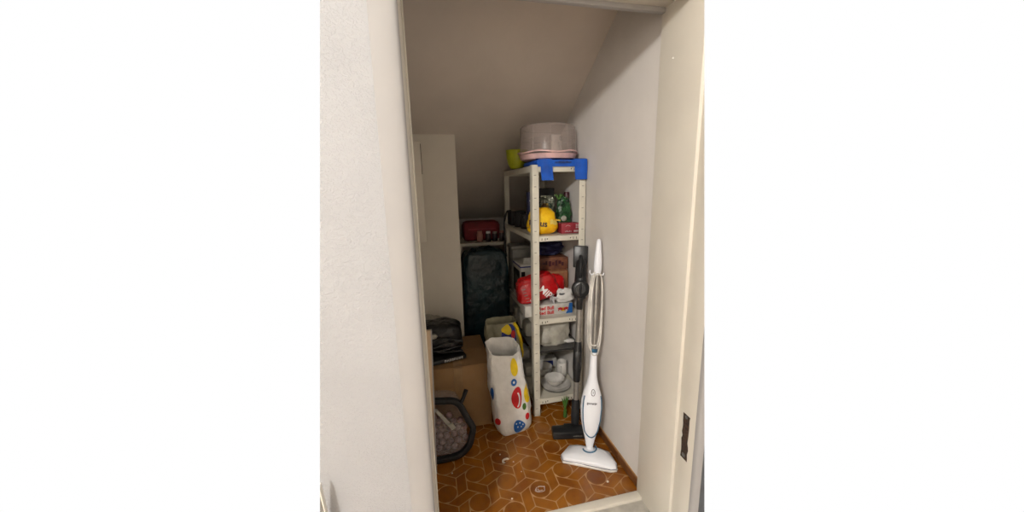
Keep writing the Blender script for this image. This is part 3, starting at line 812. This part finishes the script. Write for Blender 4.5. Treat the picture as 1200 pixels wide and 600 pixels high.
part('bag_body', rb_, 'red', t)
part('lettering', lt, None, t, 'white lettering')
t = thing('white_plastic_bag', (0.79, 2.005, Z3 + .07), 'crumpled white plastic bag at the right end on the drink multipack', 'bag')
part('bag_body', MB().blob((0.788, 1.985, Z3 + .112), (0.120, 0.052, 0.088), 23, 0.7, 0.35, 4.5, 40, 26, Z3 + .0695, 0.3), 'whitef', t)
part('mark', MB().blob((0.768, 1.972, Z3 + .125), (0.040, 0.02, 0.014), 3, .9, .1), 'darkgrey', t, 'dark grey print')
t = thing('lower_carton', (0.77, 2.2, Z3), 'plain brown carton behind the red bag', 'carton')
part('carton', MB().box(0.690, 0.868, 2.125, 2.36, Z3, Z3 + .235, .002), 'brownlt', t)
part('seam', MB().box(0.690, 0.868, 2.1235, 2.1248, Z3 + .221, Z3 + .226), 'card', t)
t = thing('printed_carton', (0.785, 2.25, Z3 + .236), 'darker brown printed carton lying on the plain brown carton', 'carton')
part('carton', MB().box(0.688, 0.878, 2.15, 2.37, Z3 + .2365, Z3 + .318, .003), 'brownbox', t)
mb = MB().use('dkred'); rnd = random.Random(2)
for k in range(7): mb.box(0.70 + k * .022, 0.712 + k * .022 + rnd.uniform(0, .008), 2.1485, 2.1498, Z3 + .255 + rnd.uniform(0, .02), Z3 + .285 + rnd.uniform(0, .02))
part('print', mb, None, t)
solo('bundle', MB().blob((0.775, 2.26, Z3 + .365), (0.19, 0.16, 0.095), 6, .7, .25, 4, 36, 24, Z3 + .3185), 'dkblue', 'dark blue fabric bundle on top of the brown cartons', 'bundle')
t = thing('appliance_box', (0.63, 2.33, Z3), 'white appliance carton with dark picture panel and blue edge line behind the front post', 'carton')
part('carton', MB().box(0.578, 0.682, 2.24, 2.46, Z3, Z3 + .265, .001), 'carton', t)
mb = MB().use('black').box(0.5765, 0.5778, 2.27, 2.44, Z3 + .05, Z3 + .215).box(0.582, 0.608, 2.2385, 2.2398, Z3 + .03, Z3 + .215)
mb.use('greyshelf').box(0.5755, 0.5765, 2.30, 2.40, Z3 + .09, Z3 + .17)
part('picture', mb, None, t)
mb = MB().use('dbluep').box(0.5760, 0.6830, 2.2375, 2.2395, Z3 + .243, Z3 + .251).box(0.5755, 0.5775, 2.24, 2.46, Z3 + .243, Z3 + .251)
part('edge_line', mb, None, t, 'dark blue line')
part('flap', MB().poly([(0.60, 2.25, Z3 + .266), (0.68, 2.25, Z3 + .266), (0.68, 2.28, Z3 + .30), (0.61, 2.28, Z3 + .30)], (0, .002, .001)), 'carton', t)
t = thing('storage_bin', (0.66, 2.56, Z3), 'grey plastic bin with a lid at the rear of the middle shelf', 'bin')
part('bin_body', MB().box(0.582, 0.742, 2.49, 2.63, Z3, Z3 + .325, .008), 'greybin', t)
part('lid', MB().box(0.574, 0.750, 2.482, 2.638, Z3 + .326, Z3 + .352, .008), 'greybin', t)

# level 4
Z4 = 0.4305
t = thing('grey_bag', (0.74, 2.04, Z4), 'crumpled pale grey plastic bag filling the thin middle shelf', 'bag')
part('bag_body', MB().blob((0.735, 2.050, Z4 + .078), (0.235, 0.19, 0.185), 33, .55, .24, 3.6, 44, 30, Z4 + .0005, .28), 'greyfilm', t)
part('white_edge', MB().blob((0.815, 1.960, Z4 + .030), (.06, .03, .026), 5, .9, .4), 'whitef', t, 'white curled edge')
for k, (y, h, key, lb) in enumerate(((2.19, .10, 'greyfilm', 'pale paper packet nearest the front in the row beside the grey bag'), (2.33, .125, 'carton', 'taller white packet in the middle of the row behind the grey bag'), (2.47, .11, 'greyfilm', 'pale packet at the back of the row behind the grey bag'))):
    solo('packet', MB().blob((0.622, y, Z4 + h / 2), (.088, .11, h), 60 + k, .4, .10, 3, 30, 20, Z4 + .0005), key, lb, 'packet')
# level 5
Z5 = 0.1185
def plate(x, y, z, r, key, label, group=None):
    return solo('plate', MB().lathe([(.001, .0015), (r * .6, .0015), (r * .62, 0.0), (r * .66, .0015), (r * .98, .0135), (r, .016), (r * .97, .0155), (r * .64, .0045), (.001, .0045)], (x, y, z), 40, None, False), key, label, 'plate', group)
plate(0.745, 2.018, Z5 + .0000, 0.098, 'chinad', 'grey plate at the bottom of the plate stack on the lowest shelf')
plate(0.747, 2.017, Z5 + .0095, 0.096, 'china', 'white plate in the middle of the plate stack on the lowest shelf')
plate(0.742, 2.020, Z5 + .0190, 0.093, 'china', 'white plate directly under the white bowl on the lowest shelf')
def bowl(x, y, z, r, h, label, key='china'):
    return solo('bowl', MB().lathe([(.001, .003), (r * .40, .003), (r * .42, 0), (r * .47, .002), (r * .78, h * .45), (r * .97, h * .95), (r, h), (r * .96, h * .98), (r * .74, h * .48), (r * .38, .008), (.001, .007)], (x, y, z), 36, None, False), key, label, 'bowl')
bowl(0.735, 2.010, Z5 + .0255, 0.066, .048, 'round white bowl on top of the plate stack')
bowl(0.715, 2.178, Z5, 0.060, .055, 'lower white bowl of the pair behind the plates')
bowl(0.715, 2.178, Z5 + .016, 0.060, .055, 'upper white bowl of the pair behind the plates')
t = thing('blue_packet', (0.775, 2.29, Z5), 'white packet with a wide blue band at the back of the lowest shelf', 'packet')
part('packet', MB().box(0.700, 0.845, 2.262, 2.33, Z5, Z5 + .072, .006), 'carton', t)
part('band', MB().box(0.712, 0.815, 2.2605, 2.263, Z5 + .018, Z5 + .056, .001), 'dbluep', t, 'blue band')
mug(0.836, 2.145, Z5, .036, .105, 'china', 'white mug right of the bowls on the lowest shelf', 4.2)
solo('packet', MB().blob((0.625, 2.42, Z5 + .06), (.10, .16, .12), 71, .45, .1, 3, 30, 20, Z5 + .0005), 'carton', 'pale packet at the left rear of the lowest shelf', 'packet')
solo('packet', MB().blob((0.622, 2.23, Z5 + .045), (.09, .13, .09), 72, .45, .1, 3, 30, 20, Z5 + .0005), 'greyfilm', 'grey packet behind the front post on the lowest shelf', 'packet')

# ------------------------------------------------------------------ stick vacuum
VA = V((0.765, 1.742, 0.06)); VB = V((0.846, 1.868, 1.03))
def vp(z): return VA + (VB - VA) * ((z - 0.06) / 0.97)
ax = (VB - VA).normalized(); vr = V((0.92, -0.38, 0)); vr = (vr - ax * vr.dot(ax)).normalized(); vf = vr.cross(ax)   # vf points to the room
if vf.y > 0: vf = -vf
MV = Matrix((vr, vf, ax)).transposed()
def at(z, dr=0, df=0): return vp(z) + vr * dr + vf * df
vac = thing('stick_vacuum', (0.74, 1.72, 0), 'black and silver cordless stick vacuum leaning on the right shelf post', 'vacuum cleaner')
part('tube', MB().tube([at(.10), at(.30)], .0165, 16), 'alu', vac, 'silver lower tube')
part('tube', MB().tube([at(.50), at(.72)], .0175, 16), 'alu', vac, 'silver upper tube')
mb = MB().tube([at(.29), at(.30), at(.33), at(.37), at(.47), at(.50), at(.525)], [.0175, .021, .022, .026, .026, .023, .020], 14)
mb.box(-.014, .014, .018, .028, -.05, .05, .004, Matrix.Translation(vp(.42)) @ MV.to_4x4())
part('coupling', mb, 'black', vac)
mb = MB().tube([at(.04), at(.08), at(.17), at(.185)], [.022, .025, .024, .019], 14)
part('lower_joint', mb, 'blackm', vac)
mb = MB().tube([at(.71), at(.72), at(.78), at(.80)], [.017, .019, .022, .026], 14)
mb.tube([at(.78, 0, .008), at(.83, 0, .012), at(.90, 0, .006), at(.97, 0, .004), at(.995, 0, .002)], [.034, .037, .034, .032, .024], 18)
mb.box(-.046, .036, -.030, -.004, -.070, .058, .007, Matrix.Translation(vp(1.02)) @ MV.to_4x4())
part('motor_body', mb, 'black', vac)
mb = MB(); mb.lathe([(0.0, 0.0), (.046, 0), (.050, .004), (.050, .026), (.044, .032), (.030, .034), (.028, .030), (0.0, .030)], at(.835, 0, .022), 36, MV @ Matrix.Rotation(-PI / 2, 3, 'X'))
dc = part('dust_cup', mb, 'black', vac)
part('grip', MB().tube([at(.87, 0, .060), at(.835, 0, .066), at(.80, 0, .060)], [.004, .008, .004], 8), 'blackm', dc)
part('handle', MB().tube([at(.90, -.004, .034), at(.93, -.004, .050), at(.98, -.004, .046), at(1.02, -.004, .016)], [.010, .012, .012, .010], 10), 'blackm', vac)
# head
hm = Matrix.Translation((0.722, 1.690, 0)) @ Matrix.Rotation(math.radians(-12), 4, 'Z')
mb = MB().box(-.112, .088, -.034, .036, .004, .052, .010, hm)
mb.box(-.040, .040, .020, .060, .006, .046, .010, hm)
hd = part('floor_head', mb, 'black', vac)
mb = MB().use('greybin'); rnd = random.Random(31)
for k in range(7): mb.box(.004 + k * .0075, .009 + k * .0075, -.0348, -.0336, .024, .024 + rnd.uniform(.004, .007), 0, hm)
part('lettering', mb, None, hd, 'pale grey lettering')
part('roller', MB().tube([hm @ V((-.104, -.022, .016)), hm @ V((.080, -.022, .016))], .013, 12), 'blackm', hd)
mb = MB(); rnd = random.Random(12)
for k in range(10):
    a = rnd.uniform(0, 6.28); x, y = 0.752, 1.865
    mb.tube([(x, y, 0.045), (x + .008 * math.cos(a), y + .006 * math.sin(a), 0.09), (x + .022 * math.cos(a), y + .012 * math.sin(a), 0.115 + rnd.uniform(0, .025))], [.003, .006, .001], 6)
mb.tube([(0.752, 1.865, 0.001), (0.752, 1.865, 0.05)], [.012, .010], 12)
solo('plant_sprig', mb, 'leaf', 'small bright green leafy bunch behind the vacuum foot', 'plant')

# ------------------------------------------------------------------ steam mop
NA = V((0.757, 1.530, 0.055)); NB = V((0.862, 1.690, 1.135))
def mp_(z): return NA + (NB - NA) * ((z - .055) / 1.08)
ax = (NB - NA).normalized(); mr = V((0.90, -0.20, 0)); mr = (mr - ax * mr.dot(ax)).normalized(); mf = mr.cross(ax)
if mf.y > 0: mf = -mf
def ma(z, dr=0, df=0): return mp_(z) + mr * dr + mf * df
mop = thing('steam_mop', (0.755, 1.50, 0), 'white upright steam mop leaning on the right wall with its cord wound up', 'steam mop')
bw = [(z_, a_ * (1 + .22 * min(1, max(0, (.40 - z_) / .1))), b_) for z_, a_, b_ in [(.060, .016, .015), (.085, .020, .018), (.11, .025, .024), (.15, .034, .032), (.20, .043, .038), (.26, .0465, .040), (.31, .045, .039), (.35, .039, .035), (.39, .030, .028), (.43, .022, .022), (.48, .0195, .0195), (.555, .017, .017)]]
def bwi(z):
    for k in range(len(bw) - 1):
        if z <= bw[k + 1][0]:
            t_ = max(0, (z - bw[k][0]) / (bw[k + 1][0] - bw[k][0])); t_ = t_
            return bw[k][1] + (bw[k + 1][1] - bw[k][1]) * t_, bw[k][2] + (bw[k + 1][2] - bw[k][2]) * t_
    return bw[-1][1:]
def bp(z, s, out=0):   # point on the front of the body: s = -1..1 across
    a_, b_ = bwi(z); return ma(z, s * a_ * 1.0, math.sqrt(max(0, 1 - s * s)) * b_ + out)
mb = MB(); NV = 44
mb.grid(lambda i, j: (lambda z, a: ma(z, bwi(z)[0] * math.cos(a), bwi(z)[1] * math.sin(a)))(.060 + .495 * j / NV, 2 * PI * i / 32), 32, NV, True, True, True)
body = part('body', mb, 'white', mop)
# petrol U-shaped line round the front panel
us = []
for k in range(57):
    q = -1 + 2 * k / 56
    if abs(q) > .45:
        s_ = math.copysign(.86, q); z = .150 + .180 * (abs(q) - .45) / .55
    else:
        s_ = .86 * math.sin(q / .45 * PI / 2); z = .150 - .036 * math.cos(q / .45 * PI / 2)
    us.append(bp(z, s_, .0012))
part('trim_line', MB().tube(us, .0032, 8), 'petrol', body, 'petrol blue U-shaped line')
mb = MB().tube([bp(.352 + .016 * math.sin(a * PI / 12), .22 * math.cos(a * PI / 12) * (1 if True else 0) - .05, .0012) for a in range(25)], .0014, 6)
mb.tube([bp(.346, -.05, .0012), bp(.358, -.05, .0012)], .0010, 6)
part('power_button', mb, 'ink', body, 'dark oval power symbol')
o0 = bp(.292, -.58, .0062)
mb = MB()
text_mb('gorenje', 'ink', .0168, o0 + mf * .0, mr, ax, .0008, .0004, mb=mb)
for v in mb.bm.verts:      # wrap the word onto the curved body
    l = v.co - mp_(.30); dr = l.dot(mr); z_ = .30 + l.dot(ax)
    a_, b_ = bwi(z_); s = max(-.95, min(.95, dr / a_)); v.co = v.co - mf * l.dot(mf) + mf * (math.sqrt(1 - s * s) * b_ + .0010)
part('lettering', mb, None, body, 'dark brand lettering')
mb = MB().tube([ma(.553), ma(.562), ma(.571)], .0185, 20)
part('collar_ring', mb, 'petrol', mop, 'petrol blue ring')
part('tube', MB().tube([ma(.57), ma(.98)], .0115, 16), 'alu', mop)
mb = MB(); hz = [(.955, .014, .013), (.975, .020, .016), (1.00, .0215, .017), (1.05, .0195, .016), (1.10, .0150, .014), (1.130, .0125, .011), (1.140, .007, .006)]
mb.grid(lambda i, j: ma(hz[j][0], hz[j][1] * math.cos(2 * PI * i / 20), hz[j][2] * math.sin(2 * PI * i / 20) + .002), 20, len(hz) - 1, True, True, True)
part('handle', mb, 'white', mop)
part('cord_hook', MB().tube([ma(.965, -.012, .008), ma(.955, -.034, .012), ma(.968, -.044, .012), ma(.980, -.040, .010)], .003, 8).tube([ma(.96, .012, .0), ma(.955, .030, .0), ma(.968, .034, .0)], .003, 8), 'white', mop)
mb = MB()
for k, (xl, xr_, zt, zb, f_) in enumerate(((-.033, .026, .968, .590, .012), (-.039, .031, .972, .560, .004), (-.028, .0285, .962, .540, .018))):
    pts = []
    for q in range(49):
        a = 2 * PI * q / 48
        cz = (zt + zb) / 2; hz_ = (zt - zb) / 2; cxm = (xl + xr_) / 2; hx = (xr_ - xl) / 2
        sx = math.copysign(abs(math.cos(a)) ** .35, math.cos(a)); sz = math.copysign(abs(math.sin(a)) ** .8, math.sin(a))
        pts.append(ma(cz + hz_ * sz, cxm + hx * sx * (1 - .25 * abs(sz) ** 6), f_ + .003 * math.sin(a * 3 + k)))
    mb.tube(pts, .0033, 7)
part('cord', mb, 'cord', mop, 'white cord wound in long loops')
# neck and foot
mb = MB().tube([V((0.752, 1.522, .030)), V((0.755, 1.526, .050)), ma(.062), ma(.075)], [.020, .019, .0165, .017], 18)
part('neck', mb, 'white', mop)
hm = Matrix.Translation((0.738, 1.496, 0)) @ Matrix.Rotation(math.radians(-28), 4, 'Z')
outl = [(-.142, -.022), (-.128, -.052), (.110, -.062), (.138, -.050), (.140, -.020), (.108, .044), (.060, .062), (-.070, .062), (-.112, .046)]
def ring(sc, z): return [hm @ V((x * sc, y * sc, z)) for x, y in outl]
def stack(rings, mb):
    n_ = len(rings[0]); mb.grid(lambda i, j: rings[j][i % n_], n_, len(rings) - 1, True, True, True, False); return mb
ft = part('foot', stack([ring(.97, .016), ring(1.0, .019), ring(1.0, .026), ring(.94, .036), ring(.70, .046), ring(.42, .050)], MB()), 'white', mop)
part('pad', stack([ring(.985, .001), ring(1.02, .004), ring(1.02, .012), ring(.98, .0155)], MB()), 'china', ft, 'off-white mop pad')
part('seam_line', stack([ring(1.004, .0165), ring(1.008, .0175), ring(1.004, .0195)], MB()), 'navy', ft)
cR = hm @ V((.012, .030, 0)); cR = V((0.752, 1.518, 0))
mb = MB().tube([cR + V((.036 * math.cos(a), .030 * math.sin(a), 0.0520)) for a in [math.radians(170 + 8.2 * k) for k in range(26)]], .0034, 8)
part('foot_ring', mb, 'petrol', ft)

# ------------------------------------------------------------------ crumbs on the floor
mb = MB().tube([(0.318 + .020 * math.cos(a), 1.598 + .014 * math.sin(a), .004) for a in [math.radians(40 + 20 * k) for k in range(11)]], [.001] + [.005] * 9 + [.001], 7)
solo('paper_curl', mb, 'debris', 'curled white paper scrap on the floor before the white dotted bag', 'scrap')
mb = MB().use('smear'); rnd = random.Random(6)
for q in range(5):
    a0 = rnd.uniform(0, 6); r = rnd.uniform(.008, .028)
    mb.tube([(0.436 + r * math.cos(a0 + k * .28) + .004 * math.sin(k), 1.388 + r * .7 * math.sin(a0 + k * .28), .0008) for k in range(9)], .0016, 5)
solo('smear', mb, None, 'whitish dried smear on a round floor tile near the threshold', 'stain')
cr_ = [(0.765, 1.344, .006, 'cream crumb on the floor between the mop foot and threshold'), (0.846, 1.400, .006, 'pinkish crumb at the right corner of the mop foot'),
       (0.294, 1.653, .004, 'tiny white crumb left of the curled paper scrap'), (0.034, 1.589, .004, 'tiny crumb on the floor beside the black rimmed basket'),
       (0.293, 1.367, .0045, 'small white crumb nearest the bottom of the view'), (0.376, 1.511, .003, 'speck on the floor in the middle of the tiles'),
       (0.352, 1.585, .0035, 'tiny crumb just right of the curled paper scrap')]
for x, y, r, lb in cr_:
    solo('crumb', MB().blob((x, y, r * .6), (r * 2, r * 1.7, r * 1.2), int(x * 100), .9, .3, 3, 10, 7, 0.0003), 'debris', lb, 'crumb')

# grey panel at the lower left edge, leaning on the hallway wall
t = thing('leaning_board', (-0.30, 0.90, 0), 'grey panel with a cream edge leaning at the foot of the textured wall, far left', 'panel')
part('panel', MB().use('greybin').poly([(-0.60, 0.90, 0.0), (-0.279, 0.90, 0.0), (-0.3275, 0.90, 0.652), (-0.60, 0.90, 0.652)], (0, .012, 0)).bisect(CAM, NL), None, t)
part('edge_strip', MB().use('frame').poly([(-0.279, 0.898, 0.0), (-0.276, 0.898, 0.0), (-0.3245, 0.898, 0.656), (-0.60, 0.898, 0.656), (-0.60, 0.898, 0.652), (-0.3275, 0.898, 0.652)], (0, .016, 0)).bisect(CAM, NL), None, t, 'cream edge')

# the hallway behind the viewer: plain unseen shell added to block world light and hold the lamp light
struct('ceiling_hall', MB().use('hall').box(-2.2, 1.45, -2.6, 0.94, 2.62, 2.65))
struct('floor_hall', MB().use('hallfloor').box(-2.2, 1.45, -2.6, 0.70, -0.06, -0.02))
struct('wall_hall_back', MB().use('hall').box(-2.2, 1.45, -2.63, -2.6, -0.06, 2.65))
struct('wall_hall_left', MB().use('hall').box(-2.23, -2.2, -2.6, 0.94, -0.06, 2.65))
struct('wall_hall_right', MB().use('hall').box(1.45, 1.48, -2.6, 0.33, -0.06, 2.65))
# ------------------------------------------------------------------ light
w = bpy.data.worlds.new('world'); S.world = w; w.use_nodes = True
w.node_tree.nodes['Background'].inputs[0].default_value = (1, 1, 1, 1)
w.node_tree.nodes['Background'].inputs[1].default_value = 1.0
ld = bpy.data.lights.new('hall_ceiling_lamp', 'POINT'); ld.energy = 250; ld.color = (1, .97, .925); ld.shadow_soft_size = 0.09
lo = bpy.data.objects.new('hall_ceiling_lamp', ld); COL.objects.link(lo); lo.location = (-1.25, -1.25, 2.50)
S.view_settings.view_transform = 'Standard'
S.view_settings.look = 'None'
S.view_settings.exposure = 0
